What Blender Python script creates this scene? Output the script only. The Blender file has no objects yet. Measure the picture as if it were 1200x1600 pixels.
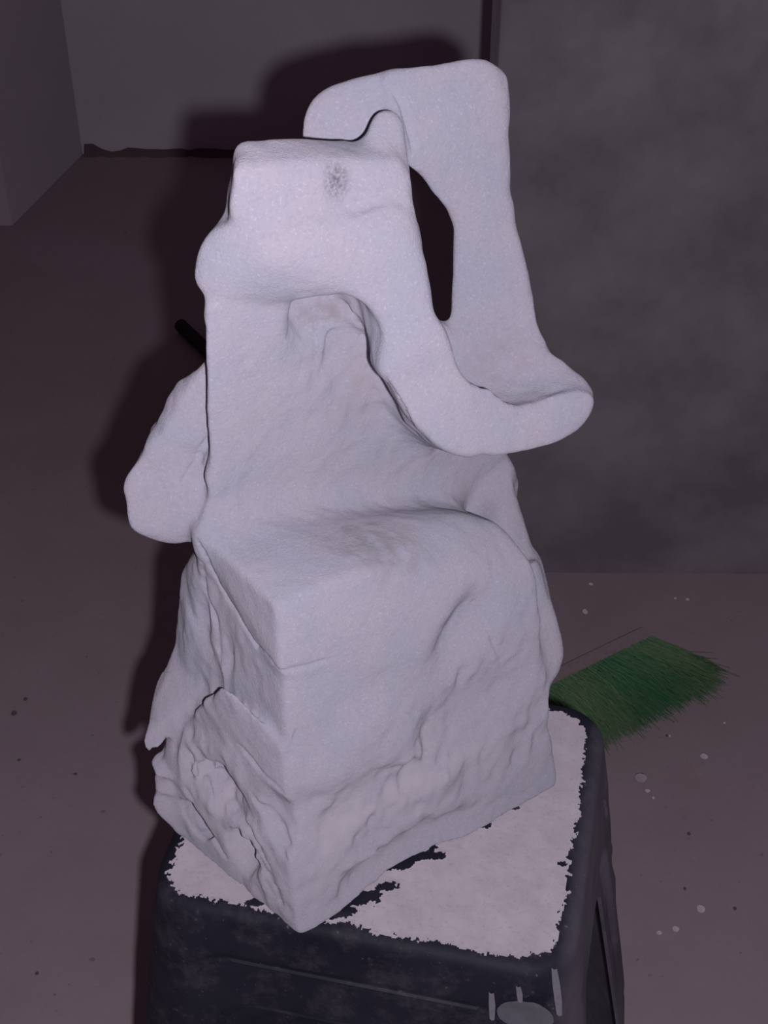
import bpy, bmesh, math, random
import numpy as np
from mathutils import Vector, Matrix

C = bpy.context.scene.collection
scene = bpy.context.scene

# ------------------------------------------------------------------ camera, world, flash, exposure
FPX = 2200.0                       # focal length in pixels of the 1200x1600 frame
PITCH = math.radians(39)
CAM_H = 1.40
cam = bpy.data.cameras.new('camera')
cam.sensor_fit = 'VERTICAL'
cam.sensor_height = 36.0
cam.lens = 36.0 * FPX / 1600.0
cam.clip_start = 0.02
camo = bpy.data.objects.new('camera', cam)
C.objects.link(camo)
camo.location = (0, 0, CAM_H)
camo.rotation_euler = (math.pi / 2 - PITCH, 0, 0)
scene.camera = camo

world = bpy.data.worlds.new('dim_room')
scene.world = world
world.use_nodes = True
wb = world.node_tree.nodes['Background']
wb.inputs[0].default_value = (1.0, 0.52, 0.76, 1)
wb.inputs[1].default_value = 0.032

# the camera's own flash: a small lamp to the right of and below the lens (the camera is held upright)
fl = bpy.data.lights.new('camera_flash', 'POINT')
fl.energy = 25.5
fl.color = (0.97, 0.91, 1.0)
fl.shadow_soft_size = 0.007
flo = bpy.data.objects.new('camera_flash', fl)
C.objects.link(flo)
flo.location = (0.030, -0.019 * math.sin(PITCH), CAM_H - 0.019 * math.cos(PITCH))

vs = scene.view_settings
vs.view_transform = 'Standard'
vs.look = 'None'
vs.gamma = 1.0
vs.use_curve_mapping = False
vs.exposure = 0.0

# ------------------------------------------------------------------ helpers
SP, CP = math.sin(PITCH), math.cos(PITCH)


def ray(x, y):
    u = (x - 600) / FPX
    v = (y - 800) / FPX
    return np.array([u, CP - v * SP, -(SP + v * CP)])


def on_z(x, y, z):
    d = ray(x, y)
    return d * ((z - CAM_H) / d[2]) + np.array([0, 0, CAM_H])


def on_y(x, y, yy):
    d = ray(x, y)
    return d * (yy / d[1]) + np.array([0, 0, CAM_H])


def link(o, parent=None):
    C.objects.link(o)
    if parent is not None:
        o.parent = parent
    return o


def tag(o, label=None, cat=None, group=None, kind=None):
    if label: o['label'] = label
    if cat: o['category'] = cat
    if group: o['group'] = group
    if kind: o['kind'] = kind
    return o


def from_bm(name, bm, mat, parent=None, smooth=True):
    bmesh.ops.recalc_face_normals(bm, faces=bm.faces)
    me = bpy.data.meshes.new(name)
    bm.to_mesh(me)
    bm.free()
    if smooth:
        me.polygons.foreach_set('use_smooth', [True] * len(me.polygons))
    me.materials.append(mat)
    return link(bpy.data.objects.new(name, me), parent)


def from_arrays(name, verts, faces, mat, parent=None, smooth=True):
    """faces: (n,4) int array of quads"""
    me = bpy.data.meshes.new(name)
    n = len(faces)
    k = faces.shape[1]
    me.vertices.add(len(verts))
    me.vertices.foreach_set('co', np.asarray(verts, np.float32).ravel())
    me.loops.add(n * k)
    me.loops.foreach_set('vertex_index', np.asarray(faces, np.int32).ravel())
    me.polygons.add(n)
    me.polygons.foreach_set('loop_start', np.arange(0, n * k, k, dtype=np.int32))
    me.polygons.foreach_set('use_smooth', np.full(n, smooth))
    me.update(calc_edges=True)
    me.validate()
    me.materials.append(mat)
    return link(bpy.data.objects.new(name, me), parent)


def box_bm(x0, x1, y0, y1, z0, z1, bevel=0.0, seg=2):
    bm = bmesh.new()
    bmesh.ops.create_cube(bm, size=1)
    for v in bm.verts:
        v.co = ((x0 + x1) / 2 + v.co.x * (x1 - x0), (y0 + y1) / 2 + v.co.y * (y1 - y0), (z0 + z1) / 2 + v.co.z * (z1 - z0))
    if bevel:
        bmesh.ops.bevel(bm, geom=bm.edges[:], offset=bevel, segments=seg, affect='EDGES', profile=0.5)
    return bm


# ------------------------------------------------------------------ materials
class NT:
    def __init__(self, name):
        self.m = bpy.data.materials.new(name)
        self.m.use_nodes = True
        self.t = self.m.node_tree
        self.b = self.t.nodes['Principled BSDF']
        self.co = self.t.nodes.new('ShaderNodeTexCoord').outputs['Object']

    def n(self, typ, **kw):
        nd = self.t.nodes.new(typ)
        for k, v in kw.items():
            setattr(nd, k, v)
        return nd

    def l(self, a, b):
        self.t.links.new(a, b)

    def noise(self, scale, detail=4, rough=0.6, vec=None):
        nd = self.n('ShaderNodeTexNoise')
        nd.inputs['Scale'].default_value = scale
        nd.inputs['Detail'].default_value = detail
        nd.inputs['Roughness'].default_value = rough
        self.l(vec or self.co, nd.inputs['Vector'])
        return nd.outputs['Fac']

    def ramp(self, fac, stops):
        nd = self.n('ShaderNodeValToRGB')
        e = nd.color_ramp.elements
        while len(e) < len(stops):
            e.new(0.5)
        for i, (p, c) in enumerate(stops):
            e[i].position = p
            e[i].color = (c, c, c, 1) if isinstance(c, (int, float)) else (*c, 1)
        self.l(fac, nd.inputs['Fac'])
        return nd.outputs['Color']

    def mix(self, fac, a, b, blend='MIX'):
        nd = self.n('ShaderNodeMix', data_type='RGBA', blend_type=blend)
        for i, s in ((0, fac), (6, a), (7, b)):
            if isinstance(s, bpy.types.NodeSocket):
                self.l(s, nd.inputs[i])
            elif i == 0:
                nd.inputs[0].default_value = s
            else:
                nd.inputs[i].default_value = (*s, 1)
        return nd.outputs[2]

    def math(self, op, a, b=0.0):
        nd = self.n('ShaderNodeMath', operation=op)
        for i, s in enumerate((a, b)):
            if isinstance(s, bpy.types.NodeSocket):
                self.l(s, nd.inputs[i])
            else:
                nd.inputs[i].default_value = s
        return nd.outputs[0]

    def blob(self, centre, radius, soft=0.5):
        """1 near a point of the object, 0 away from it: for stains and painted lightening with a place of their own"""
        mp = self.n('ShaderNodeMapping', vector_type='POINT')
        r = radius if isinstance(radius, (tuple, list)) else (radius,) * 3
        mp.inputs['Scale'].default_value = tuple(1 / q for q in r)
        mp.inputs['Location'].default_value = tuple(-c / q for c, q in zip(centre, r))
        self.l(self.co, mp.inputs['Vector'])
        ln = self.n('ShaderNodeVectorMath', operation='LENGTH')
        self.l(mp.outputs[0], ln.inputs[0])
        mr = self.n('ShaderNodeMapRange', interpolation_type='SMOOTHSTEP')
        mr.inputs[1].default_value = soft
        mr.inputs[2].default_value = 1.0
        mr.inputs[3].default_value = 1.0
        mr.inputs[4].default_value = 0.0
        self.l(ln.outputs['Value'], mr.inputs[0])
        return mr.outputs[0]

    def bump(self, h, strength, dist):
        nd = self.n('ShaderNodeBump')
        nd.inputs['Strength'].default_value = strength
        nd.inputs['Distance'].default_value = dist
        self.l(h, nd.inputs['Height'])
        self.l(nd.outputs[0], self.b.inputs['Normal'])

    def done(self, col, rough=0.9, spec=0.2, matte=1.0):
        if isinstance(col, bpy.types.NodeSocket):
            self.l(col, self.b.inputs['Base Color'])
        else:
            self.b.inputs['Base Color'].default_value = (*col, 1)
        if isinstance(rough, bpy.types.NodeSocket):
            self.l(rough, self.b.inputs['Roughness'])
        else:
            self.b.inputs['Roughness'].default_value = rough
        self.b.inputs['Specular IOR Level'].default_value = spec
        self.b.inputs['Diffuse Roughness'].default_value = matte
        return self.m


def flat_wall(name, col, dark, scale, bump=0.1, lo=0.35, hi=0.7):
    t = NT(name)
    a = t.ramp(t.noise(scale, 5, 0.65), [(lo, 0.0), (hi, 1.0)])
    c = t.mix(a, dark, col)
    fine = t.noise(160, 3, 0.6)
    c = t.mix(t.math('MULTIPLY', fine, 0.25), c, tuple(q * 0.6 for q in col))
    t.bump(fine, bump, 0.002)
    return t.done(c, 0.95, 0.1, 0.5)


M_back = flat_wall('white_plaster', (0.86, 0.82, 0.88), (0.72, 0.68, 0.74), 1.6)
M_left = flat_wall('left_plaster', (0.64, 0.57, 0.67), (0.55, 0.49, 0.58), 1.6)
M_conc = flat_wall('raw_concrete', (0.345, 0.325, 0.345), (0.225, 0.195, 0.225), 5.0, 0.2, 0.36, 0.64)


def floor_mat():
    t = NT('dusty_screed')
    a = t.ramp(t.noise(2.2, 6, 0.7), [(0.3, 0.0), (0.72, 1.0)])
    c = t.mix(a, (0.41, 0.32, 0.355), (0.50, 0.405, 0.45))
    sp = t.ramp(t.noise(60, 2, 0.5), [(0.70, 0.0), (0.76, 1.0)])
    c = t.mix(t.math('MULTIPLY', sp, 0.25), c, (0.6, 0.52, 0.55))
    sp2 = t.ramp(t.noise(95, 2, 0.5), [(0.24, 1.0), (0.30, 0.0)])
    c = t.mix(t.math('MULTIPLY', sp2, 0.4), c, (0.10, 0.08, 0.09))
    t.bump(t.noise(90, 4, 0.6), 0.15, 0.003)
    return t.done(c, 0.95, 0.1, 0.0)


M_floor = floor_mat()
t = NT('dark_joint'); M_joint = t.done((0.20, 0.15, 0.175), 0.95, 0.05)  # darker tone for the joint at the wall foot

# ------------------------------------------------------------------ setting
YB = 3.04                                      # back wall
XL = -0.693                                    # its left corner
tag(from_bm('floor', box_bm(-4, 4, -2.0, 3.3, -0.1, 0.0), M_floor, smooth=False), kind='structure')
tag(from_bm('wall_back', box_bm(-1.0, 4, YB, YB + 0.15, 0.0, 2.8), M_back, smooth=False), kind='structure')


def prism_bm(pts, z0, z1, bevel=0.0):
    bm = bmesh.new()
    lo = [bm.verts.new((x, y, z0)) for x, y in pts]
    hi = [bm.verts.new((x, y, z1)) for x, y in pts]
    n = len(pts)
    bm.faces.new(lo); bm.faces.new(hi)
    for i in range(n):
        bm.faces.new((lo[i], lo[(i + 1) % n], hi[(i + 1) % n], hi[i]))
    if bevel:
        ed = [e for e in bm.edges if abs(e.verts[0].co.z - e.verts[1].co.z) > 0.1]
        bmesh.ops.bevel(bm, geom=ed, offset=bevel, segments=3, affect='EDGES', profile=0.5)
    return bm


# left: a short return wall running from the back corner to an outer corner, then a face towards the viewer
XO, YO = -0.785, 2.69
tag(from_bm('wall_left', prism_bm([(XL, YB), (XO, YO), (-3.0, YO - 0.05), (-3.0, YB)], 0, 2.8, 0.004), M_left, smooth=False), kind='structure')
# right: a raw concrete partition standing nearer, ending in a vertical edge
YR = 1.585
xr = on_y(782, 40, YR)[0]
tag(from_bm('wall_right', prism_bm([(xr, YR), (4, YR - 0.03), (4, YR + 0.2), (xr, YR + 0.14)], 0, 2.8, 0.006), M_conc, smooth=False), kind='structure')

# crumbled dark joint along the foot of the back wall
rnd = random.Random(3)
bm = bmesh.new()
xs = np.linspace(XL + 0.005, 0.5, 60)
prev = None
for i, x in enumerate(xs):
    h = 0.006 + 0.010 * rnd.random() + (0.016 if i < 2 else 0)
    w = 0.012 + 0.012 * rnd.random()
    a = bm.verts.new((x, YB - 0.001, h)); b = bm.verts.new((x, YB - w * 0.5, h * 0.5)); c = bm.verts.new((x, YB - w, 0.001))
    if prev:
        for q in (0, 1):
            bm.faces.new((prev[q], prev[q + 1], (a, b, c)[q + 1], (a, b, c)[q]))
    prev = (a, b, c)
tag(from_bm('trim_1', bm, M_joint), kind='structure')

# ------------------------------------------------------------------ the carved stone: a signed distance field in the block's own axes
STOOL_H = 0.60
A0 = on_z(470, 1460, STOOL_H)                       # the block's lowest front corner
C0 = on_z(870, 1225, STOOL_H)
E1 = (C0 - A0) / np.linalg.norm(C0 - A0)            # along the wide face
E2 = np.array([-E1[1], E1[0], 0.0])                 # into the block
# block axes: s along the wide face, t into the block, z up from the stool


def st(x, y, t):
    d = ray(x, y)
    o = A0 + E2 * t - np.array([0, 0, CAM_H])
    P = d * ((o @ E2) / (d @ E2)) + np.array([0, 0, CAM_H]) - A0
    return np.array([P @ E1, t, P[2]])


def sf(x, y, s):
    """point under a pixel on the plane s = const (s = 0 is the block's left face)"""
    d = ray(x, y)
    o = A0 + E1 * s - np.array([0, 0, CAM_H])
    P_ = d * ((o @ E1) / (d @ E1)) + np.array([0, 0, CAM_H]) - A0
    return np.array([s, P_ @ E2, P_[2]])


def lean(x, y):
    """point under a pixel on the sloping plane t + 0.222 z = 0.155"""
    o = np.array([0, 0, CAM_H]) - A0
    o = np.array([o @ E1, o @ E2, o[2]])
    d = ray(x, y)
    d = np.array([d @ E1, d @ E2, d[2]])
    k = (0.155 - o[1] - 0.222 * o[2]) / (d[1] + 0.222 * d[2])
    return o + d * k


def to_world(q):
    q = np.asarray(q)
    return A0 + q[..., 0:1] * E1 + q[..., 1:2] * E2 + q[..., 2:3] * np.array([0, 0, 1.0])


VOX = 0.0016
LO = np.array([-0.075, -0.03, -0.008])
HI = np.array([0.262, 0.185, 0.575])
NN = np.ceil((HI - LO) / VOX).astype(int)
GX = [(LO[i] + VOX * np.arange(NN[i])).astype(np.float32) for i in range(3)]
F = np.full(NN, 0.05, np.float32)


def region(lo, hi, m):
    sl = []
    for i in range(3):
        a = int(max(0, math.floor((lo[i] - m - LO[i]) / VOX)))
        b = int(min(NN[i], math.ceil((hi[i] + m - LO[i]) / VOX) + 1))
        sl.append(slice(a, b))
    return tuple(sl)


def axes(sl):
    return GX[0][sl[0]][:, None, None], GX[1][sl[1]][None, :, None], GX[2][sl[2]][None, None, :]


def smin(a, b, k):
    h = np.clip(0.5 + 0.5 * (b - a) / k, 0, 1)
    return b + (a - b) * h - k * h * (1 - h)


def smax(a, b, k):
    return -smin(-a, -b, k)


def hull_planes(pts):
    bm = bmesh.new()
    for p in pts:
        bm.verts.new(tuple(p))
    bmesh.ops.convex_hull(bm, input=bm.verts[:])
    bmesh.ops.recalc_face_normals(bm, faces=bm.faces)
    pl = []
    c = np.mean(np.array(pts), 0)
    for f in bm.faces:
        if f.calc_area() < 1e-8:
            continue
        n = np.array(f.normal)
        d = n @ np.array(f.verts[0].co)
        if n @ c > d:
            n, d = -n, -d
        for m, e in pl:
            if m @ n > 0.995 and abs(e - d) < 0.002:
                break
        else:
            pl.append((n, d))
    bm.free()
    return pl


def hull_field(pts, r, m):
    pts = np.array(pts, float)
    sl = region(pts.min(0), pts.max(0), m + 0.3 * r)
    X, Y, Z = axes(sl)
    mx = None
    acc = None
    r = np.float32(r)
    for n, d in hull_planes(pts):
        q = (np.float32(n[0]) * X + np.float32(n[1]) * Y + np.float32(n[2]) * Z - np.float32(d) - np.float32(0.3) * r).astype(np.float32)
        mx = q if mx is None else np.maximum(mx, q)
        c = np.clip(q / r + 1, 0, 6)
        c *= c
        c *= c
        acc = c if acc is None else acc + c
    acc = np.where(mx <= -r, mx, np.maximum(mx, r * (np.sqrt(np.sqrt(acc)) - 1)))
    return sl, acc


def P(*pts):
    """pixel+depth points -> block coordinates"""
    return [st(*p) for p in pts]


def add(pts, r=0.014, k=0.012):
    sl, d = hull_field(pts, r, k + 0.02)
    F[sl] = smin(F[sl], d, k)


def sub(pts, r=0.014, k=0.010):
    sl, d = hull_field(pts, r, k + 0.02)
    F[sl] = smax(F[sl], -d, k)


def capsule_field(a, b, ra, rb, m):
    a = np.array(a, float); b = np.array(b, float)
    R = max(ra, rb)
    sl = region(np.minimum(a, b) - R, np.maximum(a, b) + R, m)
    X, Y, Z = axes(sl)
    ab = b - a
    L2 = max(ab @ ab, 1e-12)
    h = np.clip(((X - a[0]) * ab[0] + (Y - a[1]) * ab[1] + (Z - a[2]) * ab[2]) / L2, 0, 1)
    d = np.sqrt((X - a[0] - h * ab[0]) ** 2 + (Y - a[1] - h * ab[1]) ** 2 + (Z - a[2] - h * ab[2]) ** 2)
    return sl, (d - (ra + (rb - ra) * h)).astype(np.float32)


def cap(pts, rads, k=0.012):
    for i in range(len(pts) - 1):
        sl, d = capsule_field(pts[i], pts[i + 1], rads[i], rads[i + 1], k + 0.01)
        F[sl] = smin(F[sl], d, k)


def cut(pts, rads, k=0.008):
    for i in range(len(pts) - 1):
        sl, d = capsule_field(pts[i], pts[i + 1], rads[i], rads[i + 1], k + 0.01)
        F[sl] = smax(F[sl], -d, k)


def ell_field(c, r, m, rot=0.0):
    c = np.array(c, float); r = np.array(r, float)
    R = np.array([max(r)] * 3)
    sl = region(c - R, c + R, m)
    X, Y, Z = axes(sl)
    ca, sa = math.cos(rot), math.sin(rot)           # rotation in the s-z plane
    u = ((X - c[0]) * ca + (Z - c[2]) * sa) / r[0]
    w = (-(X - c[0]) * sa + (Z - c[2]) * ca) / r[2]
    v = (Y - c[1]) / r[1]
    l = np.sqrt(u * u + v * v + w * w)
    return sl, ((l - 1) * min(r)).astype(np.float32)


def ell(c, r, k=0.012, rot=0.0):
    sl, d = ell_field(c, r, k + 0.015, rot)
    F[sl] = smin(F[sl], d, k)


def dig(c, r, k=0.010, rot=0.0):
    sl, d = ell_field(c, r, k + 0.015, rot)
    F[sl] = smax(F[sl], -d, k)


def surf(x, y):
    """first point of the field met along the line of sight through a pixel of the frame"""
    o = np.array([0, 0, CAM_H]) - A0
    o = np.array([o @ E1, o @ E2, o[2]])
    d = ray(x, y); d = d / np.linalg.norm(d)
    d = np.array([d @ E1, d @ E2, d[2]])
    ts = np.arange(0.4, 1.25, 0.0008)
    q = o + ts[:, None] * d
    idx = np.round((q - LO) / VOX).astype(int)
    ok = np.all((idx >= 0) & (idx < NN), 1)
    val = np.full(len(ts), 1.0)
    ii = idx[ok]
    val[ok] = F[ii[:, 0], ii[:, 1], ii[:, 2]]
    hit = np.nonzero(val < 0)[0]
    return (q[hit[0]], d) if len(hit) else (None, d)


def trace(px, n=8):
    out = []
    for i in range(len(px) - 1):
        for j in range(n):
            f = j / n
            out.append((px[i][0] + (px[i + 1][0] - px[i][0]) * f, px[i][1] + (px[i + 1][1] - px[i][1]) * f))
    out.append(px[-1])
    return out


def groove(px, rad, depth=0.0, k=0.002, n=3, taper=True):
    """a carved line along the surface"""
    pts = []
    for x, y in trace(px, n):
        q, d = surf(x, y)
        if q is not None:
            pts.append(q + d * depth)
    N = len(pts)
    if N < 2:
        return
    rr = [rad * (math.sin(math.pi * min(1, max(0, (i + 0.6) / N))) ** 0.5 if taper else 1) for i in range(N)]
    segs = [(pts[i], pts[i + 1], rr[i], rr[i + 1]) for i in range(N - 1) if np.linalg.norm(pts[i] - pts[i + 1]) < 0.03]
    for a, b, ra, rb in segs:
        sl, d = capsule_field(a, b, max(ra, 0.0005), max(rb, 0.0005), k + 0.006)
        F[sl] = smax(F[sl], -d, k)


def ridge(px, rad, depth=0.0, k=0.006, n=3):
    pts = []
    for x, y in trace(px, n):
        q, d = surf(x, y)
        if q is not None:
            pts.append(q + d * depth)
    for i in range(len(pts) - 1):
        if np.linalg.norm(pts[i] - pts[i + 1]) < 0.03:
            sl, d = capsule_field(pts[i], pts[i + 1], rad, rad, k + 0.01)
            F[sl] = smin(F[sl], d, k)


#@SCULPT_BEGIN
# --- foot of the block with its lowest corner towards the viewer
add(P((470, 1458, 0), (868, 1226, 0.0), (280, 1302, 0.122), (455, 1195, 0.002), (850, 1090, 0.004), (262, 1190, 0.118),
      (455, 1150, 0.01)) + [(0.19, 0.135, 0), (-0.02, 0.15, 0.0), (0.19, 0.135, 0.11), (-0.005, 0.14, 0.12), (0.0, 0.02, 0.185)], 0.008, 0.012)
# --- middle of the block, a little inside the seat slab
add(P((455, 1195, 0.003), (446, 1060, 0.002), (452, 975, 0.002), (850, 1090, 0.002), (842, 1000, 0.004), (822, 900, 0.016), (600, 920, 0.003), (305, 930, 0.118), (300, 1060, 0.120),
      (322, 880, 0.10)) + [(0.01, 0.14, 0.21), (0.19, 0.135, 0.2), (0.19, 0.135, 0.08), (0.0, 0.14, 0.08)], 0.014, 0.010)
# --- side lobe at the right end of the seat
add(P((836, 884, 0.034), (838, 878, 0.06), (860, 945, 0.022), (881, 1015, 0.012), (872, 1048, 0.010), (852, 1072, 0.008), (780, 1060, 0.006), (790, 920, 0.022),
      (845, 960, 0.07), (850, 1040, 0.06), (780, 960, 0.07)), 0.010, 0.012)
# --- seat slab
add(P((434, 950, 0.002), (440, 1046, 0.002), (312, 834, 0.088), (314, 850, 0.088), (560, 900, 0.002), (600, 1000, 0.004), (520, 1035, 0.003),
      (700, 806, 0.048), (610, 808, 0.06), (780, 826, 0.036), (824, 880, 0.016), (832, 980, 0.008), (760, 1000, 0.008))
    + [(0.19, 0.12, 0.2), (0.05, 0.12, 0.25), (0.05, 0.12, 0.2)], 0.009, 0.012)
# --- torso: the leaning back of the seat, one sloping plane
add([lean(332, 850), lean(329, 760), lean(331, 680), lean(335, 560), lean(334, 480), lean(800, 730), lean(806, 790), lean(818, 850), lean(700, 560), lean(640, 470)]
    + P((366, 560, 0.128), (352, 840, 0.138), (366, 470, 0.12), (640, 460, 0.11), (796, 735, 0.135), (690, 600, 0.118))
    + [(0.19, 0.14, 0.16), (0.03, 0.13, 0.2)], 0.012, 0.034)
# --- right flank between the torso and the end of the seat
add(P((793, 745, 0.100), (806, 800, 0.086), (828, 870, 0.062), (846, 918, 0.040), (780, 835, 0.072), (770, 760, 0.102), (790, 880, 0.05),
      (815, 900, 0.09), (790, 780, 0.125), (800, 960, 0.05)) + [(0.19, 0.13, 0.10)], 0.010, 0.014)
# --- core that carries head, shoulders and arm
add(P((380, 330, 0.052), (612, 320, 0.046), (338, 400, 0.060), (338, 480, 0.060), (632, 420, 0.040), (640, 540, 0.055), (600, 262, 0.056), (384, 262, 0.058),
      (394, 262, 0.085), (600, 262, 0.080), (364, 420, 0.112), (624, 420, 0.095), (370, 560, 0.118), (645, 540, 0.10)), 0.014, 0.014)
# --- shoulders
add(P((305, 408, 0.056), (314, 456, 0.060), (330, 368, 0.050), (362, 350, 0.040), (460, 355, 0.022), (600, 352, 0.018), (640, 395, 0.018),
      (640, 470, 0.02), (430, 400, 0.018), (450, 434, 0.026), (345, 452, 0.048), (560, 436, 0.022), (420, 340, 0.09), (590, 330, 0.08), (622, 380, 0.07)), 0.018, 0.014)
# --- head: a squared block
add(P((370, 272, 0.030), (361, 348, 0.036), (371, 222, 0.058), (440, 219, 0.060), (480, 236, 0.066), (565, 238, 0.066), (600, 268, 0.030),
      (628, 256, 0.032), (634, 360, 0.028), (480, 352, 0.028), (364, 300, 0.06), (600, 240, 0.07), (624, 330, 0.06)), 0.012, 0.010)
# --- raised end of the near arm beside the head
add(P((570, 214, 0.060), (567, 236, 0.062), (580, 188, 0.060), (604, 176, 0.062), (622, 184, 0.060), (632, 230, 0.048), (636, 345, 0.040), (566, 250, 0.05), (590, 300, 0.028),
      (628, 300, 0.030), (582, 208, 0.078), (626, 215, 0.076), (600, 180, 0.076)), 0.010, 0.010)
# --- near arm, a broad band sweeping down into the wing
add(P((590, 350, 0.018), (636, 345, 0.022), (660, 430, 0.014), (556, 440, 0.022), (681, 530, 0.006), (604, 570, 0.010), (556, 470, 0.024),
      (652, 430, 0.045), (672, 540, 0.05), (610, 540, 0.06), (586, 560, 0.066), (566, 490, 0.062)), 0.012, 0.016)
add(P((681, 520, 0.006), (598, 556, 0.012), (640, 655, 0.006), (700, 590, 0.003), (735, 622, 0.001), (686, 692, 0.004), (740, 706, 0.002),
      (681, 520, 0.05), (640, 640, 0.055), (720, 600, 0.05), (700, 690, 0.055), (584, 560, 0.068), (622, 655, 0.080), (668, 698, 0.088)), 0.012, 0.016)
add(P((690, 606, 0.003), (688, 694, 0.004), (745, 709, 0.0), (800, 709, 0.0), (870, 692, -0.001), (914, 666, -0.002), (926, 640, -0.002), (922, 620, -0.001),
      (870, 626, 0.0), (760, 632, 0.0), (760, 700, 0.045), (880, 668, 0.024), (920, 624, 0.014), (885, 592, 0.03), (740, 600, 0.05), (700, 620, 0.05)), 0.010, 0.010)
# --- ledge between the wing and the rear strut
add(P((700, 565, 0.052), (858, 582, 0.036), (898, 602, 0.02), (700, 640, 0.03), (840, 640, 0.012), (690, 520, 0.072), (828, 520, 0.052),
      (700, 640, 0.085), (850, 640, 0.05), (690, 560, 0.095), (820, 540, 0.085)), 0.012, 0.022)
# --- rear strut
add(P((708, 516, 0.076), (718, 445, 0.078), (716, 330, 0.080), (800, 400, 0.070), (818, 480, 0.060), (848, 550, 0.048), (720, 560, 0.07),
      (788, 320, 0.076), (726, 530, 0.10), (800, 500, 0.09), (788, 330, 0.106), (722, 340, 0.106), (726, 440, 0.106)), 0.012, 0.010)
add(P((714, 340, 0.079), (706, 262, 0.082), (658, 254, 0.080), (650, 262, 0.078), (797, 240, 0.078), (789, 330, 0.076), (781, 140, 0.085), (640, 220, 0.074),
      (708, 258, 0.110), (790, 250, 0.110), (786, 330, 0.106), (720, 332, 0.106), (770, 130, 0.118), (660, 240, 0.105)), 0.012, 0.012)
# --- bridge over the top and its hooked end behind the head
add(P((600, 122, 0.088), (700, 104, 0.088), (752, 97, 0.088), (776, 116, 0.086), (784, 200, 0.082), (640, 250, 0.074), (610, 180, 0.078),
      (700, 250, 0.082), (770, 115, 0.118), (630, 130, 0.118), (700, 236, 0.110)), 0.014, 0.012)
add(P((479, 178, 0.100), (476, 245, 0.100), (508, 144, 0.104), (560, 124, 0.098), (620, 122, 0.090), (645, 200, 0.078), (610, 260, 0.076),
      (545, 200, 0.086), (545, 250, 0.086), (500, 250, 0.125), (510, 160, 0.13), (600, 130, 0.122)), 0.014, 0.006)
# --- left arm, a lobe set back behind the torso
add(P((336, 560, 0.084), (340, 700, 0.100), (263, 624, 0.118), (260, 650, 0.116), (235, 700, 0.118), (204, 756, 0.120), (310, 770, 0.106),
      (300, 612, 0.110), (345, 620, 0.14), (275, 640, 0.14), (225, 750, 0.145), (335, 760, 0.14)), 0.008, 0.010)
add(P((206, 752, 0.118), (200, 800, 0.116), (209, 832, 0.116), (250, 848, 0.112), (306, 842, 0.100), (338, 825, 0.087), (342, 775, 0.089),
      (250, 752, 0.110), (230, 800, 0.145), (330, 800, 0.14), (240, 760, 0.145), (300, 835, 0.135)), 0.012, 0.012)
# --- face in profile on the left end: forehead, nose, lips, chin
add(P((300, 930, 0.118), (296, 1000, 0.122), (288, 1055, 0.124), (345, 1000, 0.096), (318, 890, 0.106), (340, 1090, 0.10))
    + [(0.02, 0.15, 0.2), (0.0, 0.15, 0.12)], 0.010, 0.010)
add(P((288, 1050, 0.124), (260, 1112, 0.126), (226, 1158, 0.128), (232, 1172, 0.128), (256, 1170, 0.120), (300, 1140, 0.108), (320, 1070, 0.104))
    + [(-0.012, 0.15, 0.12), (0.0, 0.14, 0.15)], 0.003, 0.005)
ell(st(266, 1197, 0.125), (0.013, 0.014, 0.0055), 0.004)
ell(st(269, 1219, 0.125), (0.012, 0.014, 0.0060), 0.005)
add(P((240, 1248, 0.125), (240, 1266, 0.125), (264, 1290, 0.122), (280, 1302, 0.118), (300, 1240, 0.108), (262, 1226, 0.12), (330, 1290, 0.10), (264, 1190, 0.13), (300, 1190, 0.11))
    + [(-0.02, 0.15, 0.03), (0.0, 0.15, 0.07)], 0.008, 0.006)
# --- petal on the lower left: a smooth rib with a clean end, the chipped hollow below it
add([sf(350, 1080, -0.012), sf(312, 1106, -0.014), sf(290, 1150, -0.014), sf(390, 1112, -0.008), sf(444, 1184, -0.001), sf(440, 1226, -0.001), sf(376, 1162, -0.010),
     sf(300, 1190, -0.006), sf(330, 1120, 0.02), sf(340, 1170, 0.02), sf(430, 1190, 0.02)], 0.006, 0.004)
cap([sf(345, 1116, 0.004), sf(395, 1148, 0.006), sf(448, 1200, 0.009)], [0.012, 0.013, 0.013], 0.006)
# --- rolls on the lower right of the wide face
cap([st(480, 1180, 0.017), st(545, 1112, 0.017), st(640, 1088, 0.018)], [0.020, 0.023, 0.016], 0.014)
cap([st(520, 1180, 0.014), st(600, 1135, 0.014), st(660, 1190, 0.014), st(700, 1270, 0.014)], [0.017, 0.018, 0.016, 0.012], 0.014)
# --- hollows
dig(st(742, 1002, -0.006), (0.022, 0.020, 0.032), 0.014, -0.5)
dig(st(760, 1120, -0.012), (0.04, 0.020, 0.03), 0.018)
dig(st(522, 508, 0.040), (0.016, 0.034, 0.020), 0.012)
dig(st(560, 590, 0.060), (0.014, 0.014, 0.040), 0.022, 0.38)
dig(st(780, 585, 0.030), (0.034, 0.026, 0.014), 0.018, -0.3)
dig(sf(352, 1228, -0.011), (0.012, 0.026, 0.018), 0.014)
dig(sf(418, 1300, -0.016), (0.020, 0.022, 0.030), 0.004, 0.2)
dig(sf(380, 1335, -0.013), (0.016, 0.016, 0.026), 0.004, -0.3)
dig(sf(452, 1385, -0.015), (0.018, 0.012, 0.026), 0.003, 0.3)
dig(sf(325, 1270, -0.012), (0.015, 0.018, 0.022), 0.004, 0.2)
dig(st(560, 1310, -0.022), (0.034, 0.024, 0.026), 0.006, 0.5)
dig(st(670, 1240, -0.020), (0.030, 0.022, 0.022), 0.006, -0.4)
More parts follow.
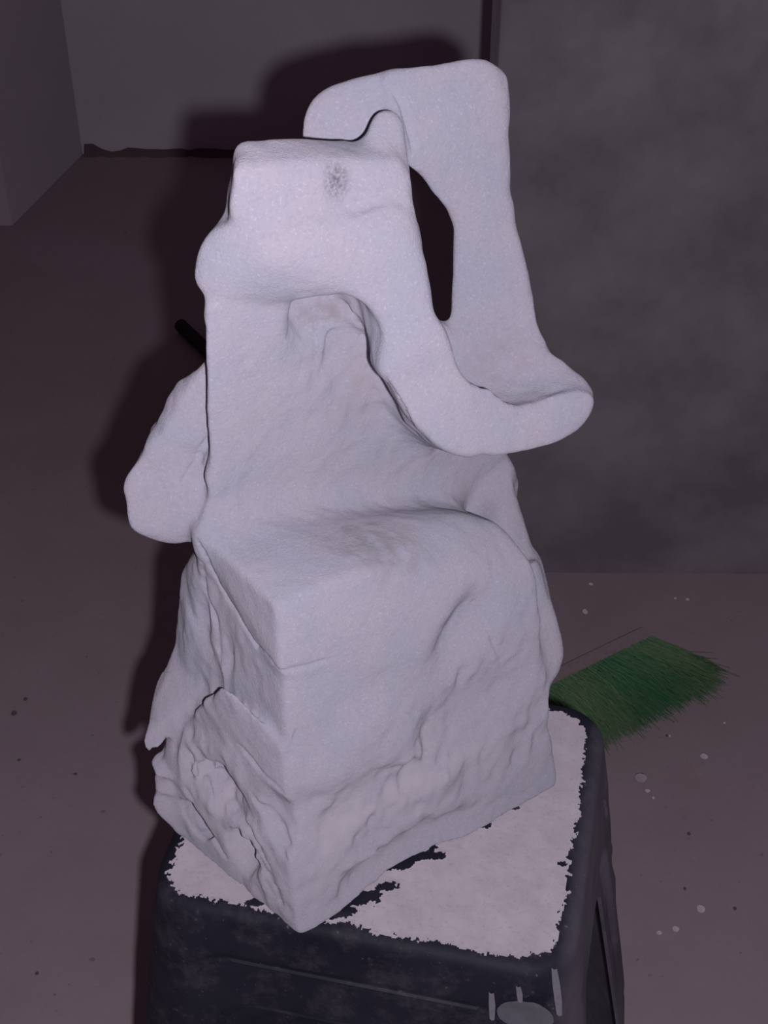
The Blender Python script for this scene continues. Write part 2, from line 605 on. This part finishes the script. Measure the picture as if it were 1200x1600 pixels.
dig(st(780, 1170, -0.020), (0.030, 0.022, 0.026), 0.006, 0.3)
dig(st(485, 1290, -0.012), (0.014, 0.014, 0.030), 0.006, 0.2)
dig(st(650, 1342, -0.006), (0.062, 0.017, 0.024), 0.008)
#@SCULPT_END

rng = np.random.default_rng(7)


def vnoise(cell, sl=None, stretch=(1, 1, 1)):
    """smooth value noise over the grid (trilinear, cosine eased)"""
    out = None
    n = [int(NN[i] * VOX / (cell * stretch[i])) + 3 for i in range(3)]
    a = rng.standard_normal(n).astype(np.float32)
    for i in range(3):
        u = (np.arange(NN[i]) * VOX) / (cell * stretch[i])
        i0 = np.floor(u).astype(int)
        f = (u - i0).astype(np.float32)
        f = f * f * (3 - 2 * f)
        sh = [1, 1, 1]; sh[i] = len(f)
        f = f.reshape(sh)
        a = np.take(a, i0, axis=i) * (1 - f) + np.take(a, i0 + 1, axis=i) * f
    return a


X, Y, Z = GX[0][:, None, None], GX[1][None, :, None], GX[2][None, None, :]
rough = np.zeros(NN, np.float32)
for (px, py, tt, r) in ((320, 1220, 0.08, 0.055), (410, 1330, 0.04, 0.05), (350, 1000, 0.09, 0.05), (740, 1030, 0.01, 0.04), (640, 1230, 0.0, 0.06),
                        (520, 510, 0.07, 0.03), (270, 690, 0.11, 0.04), (560, 1300, 0.0, 0.06), (800, 1150, 0.0, 0.05), (600, 620, 0.06, 0.04)):
    q = st(px, py, tt)
    d2 = ((X - q[0]) ** 2 + (Y - q[1]) ** 2 + (Z - q[2]) ** 2) / (r * r)
    rough = np.maximum(rough, np.exp(-d2 * 1.2).astype(np.float32))
F += 0.0005 * vnoise(0.022) + 0.00028 * vnoise(0.007)
ch = np.abs(vnoise(0.020, stretch=(0.8, 0.8, 1.8)))
F += rough * (0.0024 * (ch - 0.7) + 0.0011 * vnoise(0.006, stretch=(1, 1, 1.8)))
del rough, ch

#@LINES_BEGIN
groove([(462, 505), (490, 490), (520, 478)], 0.0014)
groove([(526, 464), (550, 492), (566, 520), (568, 545)], 0.0020)
groove([(600, 590), (630, 640), (645, 670)], 0.0016)
groove([(374, 1166), (392, 1187), (412, 1213), (442, 1240)], 0.0016)
groove([(740, 940), (765, 985), (785, 1040)], 0.0020)
groove([(440, 1050), (470, 1046), (520, 1030)], 0.0014)
groove([(465, 1140), (458, 1170), (452, 1195)], 0.0018)
groove([(309, 846), (330, 890), (352, 930), (375, 970), (400, 1010), (436, 1048)], 0.0026, 0.001)
groove([(316, 880), (322, 930), (338, 970), (345, 1040)], 0.0018)
groove([(612, 140), (630, 165), (640, 200), (646, 240)], 0.0020)
groove([(322, 690), (312, 715), (298, 742), (284, 760)], 0.0024)
for g in ([(398, 1250), (425, 1290), (445, 1340)], [(345, 1205), (368, 1262), (400, 1320), (425, 1372)], [(290, 1235), (318, 1290), (352, 1340)],
          [(418, 1262), (440, 1295), (452, 1330)], [(330, 1200), (342, 1240), (346, 1272)], [(385, 1300), (405, 1350), (440, 1410)]):
    groove(g, 0.0018, -0.0008, 0.004)
#@LINES_END
# keep the underside flat on the stool
F = np.maximum(F, (0.0005 - Z).astype(np.float32) * np.ones(NN, np.float32))
# loose bits left by the cuts are dropped by keeping the largest shell below


def surface_nets(F):
    ins = F < 0
    nx, ny, nz = F.shape
    c = np.zeros((nx - 1, ny - 1, nz - 1), np.uint8)
    for i in (0, 1):
        for j in (0, 1):
            for k in (0, 1):
                c += ins[i:nx - 1 + i, j:ny - 1 + j, k:nz - 1 + k]
    act = (c > 0) & (c < 8)
    idx = np.argwhere(act)
    vid = np.full(act.shape, -1, np.int32)
    vid[act] = np.arange(len(idx))
    s = np.zeros((len(idx), 3)); n = np.zeros(len(idx))
    I, J, K = idx.T
    corners = [(i, j, k) for i in (0, 1) for j in (0, 1) for k in (0, 1)]
    for a in corners:
        for ax in range(3):
            if a[ax]:
                continue
            b = list(a); b[ax] = 1
            fa = F[I + a[0], J + a[1], K + a[2]]; fb = F[I + b[0], J + b[1], K + b[2]]
            m = (fa < 0) != (fb < 0)
            u = np.where(m, fa / np.where(m, fa - fb, 1), 0)
            p = np.tile(np.array(a, float), (len(idx), 1))
            p[:, ax] += u
            s[m] += p[m]; n += m
    v = idx + s / n[:, None]
    quads = []
    for ax in range(3):
        sl0 = [slice(None)] * 3; sl1 = [slice(None)] * 3
        sl0[ax] = slice(0, -1); sl1[ax] = slice(1, None)
        e = ins[tuple(sl0)] != ins[tuple(sl1)]
        for o in range(3):
            if o != ax:
                q = [slice(None)] * 3; q[o] = slice(1, -1)
                z = np.zeros_like(e); z[tuple(q)] = e[tuple(q)]; e = z
        w = np.argwhere(e)
        b, c2 = (ax + 1) % 3, (ax + 2) % 3
        cs = []
        for db, dc in ((0, 0), (1, 0), (1, 1), (0, 1)):
            q = w.copy(); q[:, b] -= db; q[:, c2] -= dc
            cs.append(vid[q[:, 0], q[:, 1], q[:, 2]])
        q = np.stack(cs, 1)
        flip = ins[w[:, 0], w[:, 1], w[:, 2]]
        q[~flip] = q[~flip][:, ::-1]
        quads.append(q)
    q = np.concatenate(quads)
    q = q[(q >= 0).all(1)]
    return v * VOX + LO, q


SV, SQ = surface_nets(F)
# largest connected shell
lab = np.arange(len(SV))
while True:
    m = lab[SQ].min(1)
    new = lab.copy()
    for j in range(4):
        np.minimum.at(new, SQ[:, j], m)
    new = new[new]
    if (new == lab).all():
        break
    lab = new
cnt = np.bincount(lab, minlength=len(SV))
keep = lab == cnt.argmax()
ren = np.cumsum(keep) - 1
SQ = ren[SQ[keep[SQ[:, 0]]]]
SV = SV[keep]
# one light smoothing pass
nb = np.zeros_like(SV); ct = np.zeros(len(SV))
for j in range(4):
    for o in (1, 3):
        np.add.at(nb, SQ[:, j], SV[SQ[:, (j + o) % 4]]); np.add.at(ct, SQ[:, j], 1)
SV = SV * 0.55 + 0.45 * nb / np.maximum(ct, 1)[:, None]
SV[:, 2] = np.maximum(SV[:, 2], 0.0003)


def stone_mat():
    t = NT('carved_white_stone')
    big = t.ramp(t.noise(22, 5, 0.65), [(0.38, 0.0), (0.62, 1.0)])
    c = t.mix(big, (0.400, 0.403, 0.480), (0.440, 0.417, 0.480))
    fine = t.noise(420, 3, 0.7)
    c = t.mix(t.ramp(fine, [(0.30, 0.35), (0.55, 0.0)]), c, (0.31, 0.295, 0.37))
    sp = t.ramp(t.noise(620, 1, 0.5), [(0.62, 0.0), (0.72, 1.0)])
    c = t.mix(t.math('MULTIPLY', sp, 0.32), c, (0.60, 0.585, 0.67))

    def stain_or_lift(px, py, r, col, amt, sc=90):
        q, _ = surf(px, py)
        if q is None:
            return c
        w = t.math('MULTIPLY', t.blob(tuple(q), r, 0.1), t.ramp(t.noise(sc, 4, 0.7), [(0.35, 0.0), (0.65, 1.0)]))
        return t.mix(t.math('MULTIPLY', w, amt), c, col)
    c = stain_or_lift(600, 1270, (0.16, 0.10, 0.085), (0.50, 0.465, 0.52), 0.8, 30)  # warm chipped stone, painted paler to brighten the foot where the flash falls off
    c = stain_or_lift(340, 1230, (0.05, 0.08, 0.10), (0.50, 0.465, 0.52), 0.8, 30)  # same chip tone on the left foot, also lightened against flash falloff
    c = stain_or_lift(588, 848, (0.05, 0.05, 0.03), (0.285, 0.265, 0.275), 0.9)
    c = stain_or_lift(500, 485, (0.026, 0.04, 0.026), (0.31, 0.275, 0.29), 0.85)
    c = stain_or_lift(560, 620, (0.03, 0.04, 0.05), (0.385, 0.335, 0.365), 0.7)
    c = stain_or_lift(770, 560, (0.035, 0.04, 0.03), (0.355, 0.31, 0.35), 0.7)
    c = stain_or_lift(525, 285, (0.012, 0.02, 0.014), (0.10, 0.09, 0.11), 0.8, 500)
    c = stain_or_lift(255, 1283, (0.012, 0.012, 0.006), (0.2, 0.17, 0.2), 0.6, 300)
    h = t.math('ADD', t.math('MULTIPLY', t.noise(900, 3, 0.7), 0.8), t.math('MULTIPLY', t.noise(260, 3, 0.6), 0.5))
    t.bump(h, 0.60, 0.0018)
    return t.done(c, 0.95, 0.1, 0.65)


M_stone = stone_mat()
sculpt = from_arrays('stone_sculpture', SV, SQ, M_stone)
Rm = Matrix(((E1[0], E2[0], 0, A0[0]), (E1[1], E2[1], 0, A0[1]), (0, 0, 1, STOOL_H + 0.0008), (0, 0, 0, 1)))
sculpt.matrix_world = Rm
tag(sculpt, 'white carved stone block with looping arm, squared head and wing, standing on the black stool', 'sculpture')

#@STOOL
# ------------------------------------------------------------------ stool
def plastic_mat():
    t = NT('dusty_black_plastic')
    c = t.mix(t.ramp(t.noise(14, 4, 0.6), [(0.35, 0.0), (0.7, 1.0)]), (0.010, 0.010, 0.020), (0.022, 0.022, 0.036))
    sm = t.math('MULTIPLY', t.ramp(t.noise(30, 6, 0.75), [(0.50, 0.0), (0.75, 1.0)]), 0.35)
    c = t.mix(sm, c, (0.14, 0.13, 0.16))
    # dust rubbed into the sides and fine specks
    geo = t.n('ShaderNodeSeparateXYZ'); t.l(t.co, geo.inputs[0])
    c = t.mix(t.math('MULTIPLY', t.ramp(t.noise(240, 2, 0.5), [(0.70, 0.0), (0.76, 1.0)]), 0.25), c, (0.28, 0.27, 0.32))
    rub = t.ramp(geo.outputs['X'], [(0.132, 0.0), (0.150, 1.0)])
    c = t.mix(t.math('MULTIPLY', rub, t.ramp(t.noise(9, 4, 0.6), [(0.2, 0.15), (0.8, 0.6)])), c, (0.27, 0.25, 0.31))
    t.bump(t.noise(120, 3, 0.6), 0.12, 0.001)
    return t.done(c, 0.65, 0.25, 0.2)


def rub_mat(name, col, rough=0.8):
    t = NT(name)
    k = t.mix(t.noise(200, 3, 0.6), tuple(q * 0.6 for q in col), col)
    return t.done(k, rough, 0.2)


M_plastic = plastic_mat()
M_smear = rub_mat('pale_dust_smear', (0.20, 0.19, 0.225))
M_dust = None

cL, cF, cB = on_z(226, 1404, STOOL_H), on_z(893, 1532, STOOL_H), on_z(968, 1112, STOOL_H)
mid = (cL + cB) / 2
ux = cF - cL; W1 = np.linalg.norm(ux); ux /= W1
uy = np.array([-ux[1], ux[0], 0]); W2 = abs((cB - cF) @ uy)
ctr = cL + ux * W1 / 2 + uy * W2 / 2
CR = 0.034                                       # corner radius of the seat
FLARE = 0.17
TOPF = 0.010                                     # fillet of the seat edge
stool = link(bpy.data.objects.new('stool', None))
stool.matrix_world = Matrix(((ux[0], uy[0], 0, ctr[0]), (ux[1], uy[1], 0, ctr[1]), (0, 0, 1, 0), (0, 0, 0, 1)))
tag(stool, 'tall black plastic stool with flared sides, its square seat dusted white, carrying the sculpture', 'stool')


def rsq(n_str=120, n_arc=12):
    """perimeter of the rounded seat: list of (x, y, nx, ny, side, u)"""
    out = []
    hx, hy = W1 / 2 - CR, W2 / 2 - CR
    sides = [((-hx, -hy), (hx, -hy), (0, -1)), ((hx, -hy), (hx, hy), (1, 0)), ((hx, hy), (-hx, hy), (0, 1)), ((-hx, hy), (-hx, -hy), (-1, 0))]
    for k, (a, b, n) in enumerate(sides):
        L = math.dist(a, b)
        for i in range(n_str + 1):
            f = i / n_str
            out.append((a[0] + (b[0] - a[0]) * f + n[0] * CR, a[1] + (b[1] - a[1]) * f + n[1] * CR, n[0], n[1], k, (f - 0.5) * L))
        a0 = math.atan2(n[1], n[0])
        for i in range(1, n_arc):
            aa = a0 + math.pi / 2 * i / n_arc
            out.append((b[0] + CR * math.cos(aa), b[1] + CR * math.sin(aa), math.cos(aa), math.sin(aa), k, L / 2 + CR * 1.57 * i / n_arc))
    return out


PER = rsq()
NP = len(PER)
hxs = [W1 / 2 - CR, W2 / 2 - CR, W1 / 2 - CR, W2 / 2 - CR]


def rrect(u, w, half, top, r):
    """signed distance to an arch: a rect of half width reaching down without end, rounded at its top corners"""
    x = abs(u) - half + r
    y = top + r - w
    return min(max(x, y), 0) + math.hypot(max(x, 0), max(y, 0)) - r


def sstep(a, b, x):
    f = min(1, max(0, (x - a) / (b - a)))
    return f * f * (3 - 2 * f)


def inset(k, u, w):
    h = hxs[k] + 0.004 + FLARE * w * 0.5
    d = rrect(u, w, h - 0.004, 0.040, 0.030)
    dep = 0.004 * sstep(0.005, -0.005, d)
    dep -= 0.0020 * math.exp(-((d + 0.0065) / 0.0010) ** 2)          # moulded bead
    d2 = rrect(u, w, h - 0.026, 0.088, 0.030)
    dep += 0.006 * sstep(0.003, -0.003, d2)
    dep -= 0.0016 * math.exp(-((d2 + 0.006) / 0.0010) ** 2)
    d3 = rrect(u, w, h - 0.044, 0.128, 0.030)
    return dep, d3


WS = list(np.linspace(TOPF, 0.17, 134)) + list(np.linspace(0.18, STOOL_H, 22))
SIDE_DIR = [(1, 0), (0, 1), (-1, 0), (0, -1)]
SIDE_N = [(0, -1), (1, 0), (0, 1), (-1, 0)]
SIDE_D = [W2 / 2, W1 / 2, W2 / 2, W1 / 2]


def side_pos(k, u, w):
    """point on the straight part of a side"""
    dep, _ = inset(k, u, w)
    n, t_ = SIDE_N[k], SIDE_DIR[k]
    o = SIDE_D[k] + FLARE * w - dep
    return (t_[0] * u + n[0] * o, t_[1] * u + n[1] * o, STOOL_H - w)


grid = []
for w in WS:
    row = []
    for x, y, nx, ny, k, u in PER:
        dep, d3 = inset(k, u, w)
        o = FLARE * w - dep
        row.append(((x + nx * o, y + ny * o, STOOL_H - w), d3, k, u))
    grid.append(row)
# each cell of the side shell goes to the leg at its corner or to the panel of its side; the arch is cut on its exact line
cells = {}
moved = {}
for j in range(len(WS) - 1):
    for i in range(NP):
        q = [(j, i), (j, (i + 1) % NP), (j + 1, (i + 1) % NP), (j + 1, i)]
        if max(grid[a][b][1] for a, b in q) <= 0:
            continue
        for a, b in q:
            if grid[a][b][1] < 0 and (a, b) not in moved:
                k_, u_, w_ = grid[a][b][2], grid[a][b][3], WS[a]
                for _ in range(4):
                    d0 = inset(k_, u_, w_)[1]
                    gu = (inset(k_, u_ + 1e-4, w_)[1] - d0) / 1e-4
                    gw = (inset(k_, u_, w_ + 1e-4)[1] - d0) / 1e-4
                    gg = max(gu * gu + gw * gw, 0.2)
                    u_ -= d0 * gu / gg; w_ = min(STOOL_H, w_ - d0 * gw / gg)
                moved[(a, b)] = side_pos(k_, u_, w_)
        k, u = grid[j][i][2], grid[j][i][3]
        h = hxs[k]
        if u > h - 0.016:
            key = ('leg', k)
        elif u < -h + 0.016:
            key = ('leg', (k + 3) % 4)
        else:
            key = ('side_panel', k)
        cells.setdefault(key, []).append(q)
for (nm, k), qs in sorted(cells.items()):
    ids = {}
    vs_, fs_ = [], []
    for q in qs:
        f = []
        for ab in q:
            if ab not in ids:
                ids[ab] = len(vs_); vs_.append(moved.get(ab, grid[ab[0]][ab[1]][0]))
            f.append(ids[ab])
        fs_.append(f[::-1])
    o = from_arrays(nm, np.array(vs_), np.array(fs_), M_plastic, stool)
    md = o.modifiers.new('wall', 'SOLIDIFY'); md.thickness = 0.003; md.offset = -1
    md = o.modifiers.new('rim', 'EDGE_SPLIT'); md.split_angle = math.radians(45)
# seat plate with its rolled edge
bm = bmesh.new()
rings = []
for a in np.linspace(0, math.pi / 2, 6):
    o, z = -TOPF * (1 - math.cos(a)) + FLARE * TOPF, STOOL_H - TOPF + TOPF * math.sin(a)
    rings.append([bm.verts.new((x + nx * o, y + ny * o, z)) for x, y, nx, ny, k, u in PER])
for r0, r1 in zip(rings, rings[1:]):
    for i in range(NP):
        bm.faces.new((r0[i], r0[(i + 1) % NP], r1[(i + 1) % NP], r1[i]))
bm.faces.new(rings[-1])
low = [bm.verts.new((v.co.x * 0.97, v.co.y * 0.97, STOOL_H - TOPF)) for v in rings[0]]
for i in range(NP):
    bm.faces.new((low[i], low[(i + 1) % NP], rings[0][(i + 1) % NP], rings[0][i]))
bm.faces.new(low[::-1])
seat = from_bm('seat', bm, M_plastic, stool)
md = seat.modifiers.new('edge', 'EDGE_SPLIT'); md.split_angle = math.radians(40)
# dusty lug on the front near the right corner
Wi = stool.matrix_world.inverted()


def on_front(px, py):
    """point of the stool's flared front side under a pixel, in stool space"""
    d = Vector(ray(px, py)); o = Vector((0, 0, CAM_H))
    o = Wi @ o; d = Wi.to_3x3() @ d
    # plane: y = -W2/2 - FLARE*(STOOL_H - z)
    tt = (-W2 / 2 - FLARE * (STOOL_H - o.z) - o.y) / (d.y - FLARE * d.z)
    return o + d * tt


q = on_front(820, 1590)
bm = bmesh.new()
bmesh.ops.create_icosphere(bm, subdivisions=3, radius=1)
rnd = random.Random(5)
for v in bm.verts:
    v.co = (q.x + v.co.x * 0.019, q.y + v.co.y * 0.007 + 0.001, q.z + max(-0.5, v.co.z) * 0.014 + 0.001 * rnd.random())
lug = from_bm('stacking_lug', bm, rub_mat('grey_dust_crust', (0.13, 0.125, 0.15)), stool)
lug['label'] = 'grey dust-crusted lug'


def streak(px, width, name='dust_streak'):
    """a thin dry dust run lying on the front side"""
    bm = bmesh.new()
    rows = []
    for i, (x, y) in enumerate(px):
        p = on_front(x, y)
        w = width * (0.5 + 0.5 * math.sin(math.pi * (i + 0.5) / len(px)))
        rows.append([bm.verts.new((p.x - w, p.y - 0.0004, p.z)), bm.verts.new((p.x, p.y - 0.0014, p.z)), bm.verts.new((p.x + w, p.y - 0.0004, p.z))])
    for a, b in zip(rows, rows[1:]):
        bm.faces.new((a[0], a[1], b[1], b[0])); bm.faces.new((a[1], a[2], b[2], b[1]))
    o = from_bm(name, bm, M_smear, stool)
    o['kind'] = 'stuff'


streak([(866, 1512), (869, 1535), (872, 1560), (874, 1585)], 0.0026)
streak([(810, 1540), (812, 1552), (813, 1566)], 0.0020)
streak([(768, 1550), (769, 1570), (769, 1592)], 0.0022)

# ------------------------------------------------------------------ stone dust lying on the seat
def dust_layer():
    h = 0.0008
    nx, ny = int(W1 / h), int(W2 / h)
    xs = (np.arange(nx + 1) / nx - 0.5) * W1
    ys = (np.arange(ny + 1) / ny - 0.5) * W2
    g = np.random.default_rng(11)

    def nz(cell):
        a = g.standard_normal((int(W1 / cell) + 3, int(W2 / cell) + 3))
        for i, c in enumerate((xs, ys)):
            u = (c - c[0]) / cell
            i0 = np.floor(u).astype(int); f = u - i0; f = f * f * (3 - 2 * f)
            sh = [1, 1]; sh[i] = len(f); f = f.reshape(sh)
            a = np.take(a, i0, axis=i) * (1 - f) + np.take(a, i0 + 1, axis=i) * f
        return a
    Xg, Yg = np.meshgrid(xs, ys, indexing='ij')
    ins = 0.0100
    qx = np.abs(Xg + 0.0020) - (W1 / 2 - CR); qy = np.abs(Yg + 0.0022) - (W2 / 2 - CR)
    d = np.minimum(np.maximum(qx, qy), 0) + np.hypot(np.maximum(qx, 0), np.maximum(qy, 0)) - (CR - ins)
    fine = 0.8 * nz(0.0011) + 0.8 * nz(0.0022) + 0.5 * nz(0.0045)
    d = d + 0.0016 * fine + 0.0012 * nz(0.02)
    # bare patches where the block was shifted
    for (px, py, r, amp) in ((644, 1334, 0.012, 1.0), (622, 1350, 0.009, 1.0), (604, 1386, 0.007, 0.75), (556, 1406, 0.012, 0.72), (528, 1426, 0.010, 0.78),
                             (575, 1398, 0.010, 0.6), (682, 1338, 0.007, 0.66), (770, 1272, 0.006, 0.70), (756, 1290, 0.006, 0.62), (402, 1410, 0.006, 0.95),
                             (800, 1262, 0.006, 0.55), (880, 1350, 0.005, 0.6)):
        p = Wi @ Vector(on_z(px, py, STOOL_H))
        e = np.exp(-(((Xg - p.x) * 0.6 + (Yg - p.y) * 0.2) ** 2 + ((Yg - p.y) * 1.5 - (Xg - p.x) * 0.5) ** 2) / (r * r))
        d = np.maximum(d, 0.012 * (amp * e - 0.42 + 0.09 * fine))
    z = np.where(d < 0, np.minimum(0.0011, 0.00035 - d * 0.25), 0.00025) + 0.00012 * nz(0.004) + 0.00008 * nz(0.0022)
    ok = (d[:-1, :-1] + d[1:, :-1] + d[1:, 1:] + d[:-1, 1:]) < 0
    idx = np.arange((nx + 1) * (ny + 1)).reshape(nx + 1, ny + 1)
    q = np.stack([idx[:-1, :-1][ok], idx[1:, :-1][ok], idx[1:, 1:][ok], idx[:-1, 1:][ok]], 1)
    used = np.unique(q)
    ren = np.full(idx.size, -1); ren[used] = np.arange(len(used))
    V = np.stack([Xg.ravel(), Yg.ravel(), z.ravel()], 1)[used]
    t = NT('pale_stone_dust')
    c = t.mix(t.ramp(t.noise(40, 5, 0.7), [(0.35, 0.0), (0.68, 1.0)]), (0.43, 0.385, 0.435), (0.50, 0.455, 0.51))
    c = t.mix(t.math('MULTIPLY', t.ramp(t.noise(330, 2, 0.6), [(0.30, 1.0), (0.42, 0.0)]), 0.3), c, (0.30, 0.26, 0.31))
    t.bump(t.noise(300, 4, 0.7), 0.3, 0.001)
    o = from_arrays('stone_dust', V, ren[q], t.done(c, 0.95, 0.1))
    o.matrix_world = stool.matrix_world @ Matrix.Translation((0, 0, STOOL_H + 0.0002))
    tag(o, 'layer of pale stone dust spread over the black stool seat', 'dust', kind='stuff')


dust_layer()

# ------------------------------------------------------------------ broom lying on the floor behind
def tube_bm(bm, pts, rads, n=10):
    rings = []
    for i, p in enumerate(pts):
        p = Vector(p)
        d = (Vector(pts[min(i + 1, len(pts) - 1)]) - Vector(pts[max(i - 1, 0)])).normalized()
        a = d.orthogonal().normalized(); b = d.cross(a)
        rings.append([bm.verts.new(p + (a * math.cos(2 * math.pi * k / n) + b * math.sin(2 * math.pi * k / n)) * rads[i]) for k in range(n)])
    for r0, r1 in zip(rings, rings[1:]):
        for k in range(n):
            bm.faces.new((r0[k], r0[(k + 1) % n], r1[(k + 1) % n], r1[k]))
    bm.faces.new(rings[0][::-1]); bm.faces.new(rings[-1])


hp = on_z(1014, 994, 0.02); hm = on_z(858, 1070, 0.02)
hd = (hp - hm); hl = np.linalg.norm(hd); hd /= hl            # along the head
bd = np.array([hd[1], -hd[0], 0.0])                          # the way the bristles point
if bd[1] > 0: bd = -bd
hm = hp - hd * 0.17                                          # middle of the head
broom = link(bpy.data.objects.new('broom', None))
broom.matrix_world = Matrix(((hd[0], bd[0], 0, hm[0]), (hd[1], bd[1], 0, hm[1]), (0, 0, 1, 0), (0, 0, 0, 1)))
tag(broom, 'broom with green bristles lying on the floor behind the stool', 'broom')
from_bm('head_block', box_bm(-0.17, 0.17, -0.016, 0.014, 0.004, 0.028, 0.004), rub_mat('pinkish_broom_wood', (0.40, 0.315, 0.335)), broom)
Bi = broom.matrix_world.inverted()
he = Bi @ Vector(on_z(282, 508, 0.014))
bm = bmesh.new()
a = Vector((0.0, -0.010, 0.024))
tube_bm(bm, [a, a.lerp(he, 0.5), he], [0.0125, 0.0125, 0.0125], 14)
from_bm('handle', bm, rub_mat('black_broom_pole', (0.03, 0.024, 0.028), 0.7), broom)
rnd = random.Random(21)
bm = bmesh.new()
lay = bm.loops.layers.float_color.new('tint')
for i in range(5200):
    x = rnd.uniform(-0.165, 0.165)
    zb = rnd.uniform(0.007, 0.033)
    ln = rnd.uniform(0.065, 0.112) * (1.0 if rnd.random() < 0.9 else 1.12)
    fan = x * 0.22 + rnd.gauss(0, 0.014)
    sag = zb - rnd.uniform(0.002, 0.034) * (0.6 + 0.4 * zb / 0.033)
    pts = [Vector((x, 0.010, zb)), Vector((x + fan * 0.35, 0.010 + ln * 0.5, zb * 1.05 + rnd.uniform(0, 0.008))),
           Vector((x + fan, 0.010 + ln, max(0.002, zb + rnd.uniform(-0.02, 0.008))))]
    r = 0.00075
    rings = []
    for p, rr in zip(pts, (r, r, r * 0.5)):
        rings.append([bm.verts.new(p + Vector((math.cos(k * 2.094) * rr, 0, math.sin(k * 2.094) * rr))) for k in range(3)])
    tn = min(1, max(0, 0.5 + 0.5 * math.sin(x * 40 + 1.3) * 0.5 + rnd.gauss(0, 0.25)))
    for r0, r1 in zip(rings, rings[1:]):
        for k in range(3):
            f = bm.faces.new((r0[k], r0[(k + 1) % 3], r1[(k + 1) % 3], r1[k]))
            for lp in f.loops:
                lp[lay] = (tn, tn, tn, 1)
t = NT('green_bristle')
at = t.n('ShaderNodeAttribute', attribute_name='tint')
bristle_col = t.mix(at.outputs['Fac'], (0.045, 0.25, 0.12), (0.25, 0.36, 0.19))
o = from_bm('bristles', bm, t.done(bristle_col, 0.7, 0.25), broom)
o['kind'] = 'stuff'

# ------------------------------------------------------------------ crumbs on the floor
M_chip = rub_mat('pale_stone_crumb', (0.88, 0.80, 0.86))
M_speck = rub_mat('dark_grit', (0.20, 0.155, 0.175))


def chip(px, py, r, mat, name, seed, flat=0.3):
    rnd = random.Random(seed)
    bm = bmesh.new()
    bmesh.ops.create_icosphere(bm, subdivisions=2, radius=r)
    k = [rnd.uniform(0.7, 1.25) for _ in range(3)]
    for v in bm.verts:
        j = 1 + 0.18 * math.sin(9 * v.co.x / r + seed) * math.cos(7 * v.co.y / r)
        v.co = (v.co.x * k[0] * j, v.co.y * k[1] * j, v.co.z * flat * k[2])
    z0 = min(v.co.z for v in bm.verts)
    for v in bm.verts:
        v.co.z -= z0
    o = from_bm(name, bm, mat)
    o.location = tuple(on_z(px, py, 0.0))
    return o


CRUMBS = [
    (1012, 1236, .0028, 'tiny pale crumb just below the round flake right of the stool'),
    (1021, 1247, .0020, 'speck-like pale crumb, second below the round flake beside the stool'),
    (1100, 1182, .0040, 'pale oval crumb on the floor below the right tip of the green bristles'),
    (1046, 1150, .0020, 'minute pale crumb just under the lower edge of the green bristles'),
    (1132, 1130, .0022, 'minute pale crumb rightmost below the green bristle tips'),
    (1095, 1421, .0048, 'broad pale crumb on the bare floor, largest of the lower right ones'),
    (1056, 1452, .0035, 'pale crumb, right one of a close pair low on the right floor'),
    (1030, 1458, .0035, 'pale crumb, left one of a close pair low on the right floor'),
    (914, 956, .0045, 'long pale crumb on the floor beside the right flank of the sculpture'),
    (923, 913, .0035, 'pale chip at the foot of the concrete wall, nearest the sculpture'),
    (1074, 937, .0028, 'pale dot near the concrete wall, right one of two above the broom'),
    (1055, 935, .0022, 'pale dot near the concrete wall, left one of two above the broom')]
for i, (x, y, r, lb) in enumerate(CRUMBS):
    tag(chip(x, y, r, M_chip, 'stone_crumb', i), lb, 'crumb', 'pale crumbs on the floor')
o = chip(1002, 1216, .0080, rub_mat('flattened_dust', (0.66, 0.57, 0.62)), 'stone_flake', 44, 0.12)
tag(o, 'flat round pale stone flake on the floor right of the stool, largest of the crumbs', 'flake')
GRIT = [
    (22, 1115, .0045, 'dark grit spot at the left, larger one of a close pair'),
    (40, 1093, .0030, 'dark grit spot at the left, smaller upper one of a close pair'),
    (118, 1210, .0022, 'dark grit speck on the left floor, nearest the shadow of the carved face'),
    (30, 1188, .0025, 'dark grit speck at the left edge, just below the close pair'),
    (58, 1521, .0022, 'dark grit speck alone in the lower left corner of the floor'),
    (1042, 1150, .0022, 'dark grit speck just below the green bristles'),
    (1076, 1303, .0028, 'dark grit speck on the right floor, below the round pale flake'),
    (1070, 1389, .0022, 'dark grit speck on the right floor above the broad pale crumb'),
    (1148, 1420, .0020, 'dark grit speck to the right of the broad pale crumb')]
for i, (x, y, r, lb) in enumerate(GRIT):
    tag(chip(x, y, r, M_speck, 'grit_speck', 60 + i), lb, 'speck', 'dark grit specks on the floor')
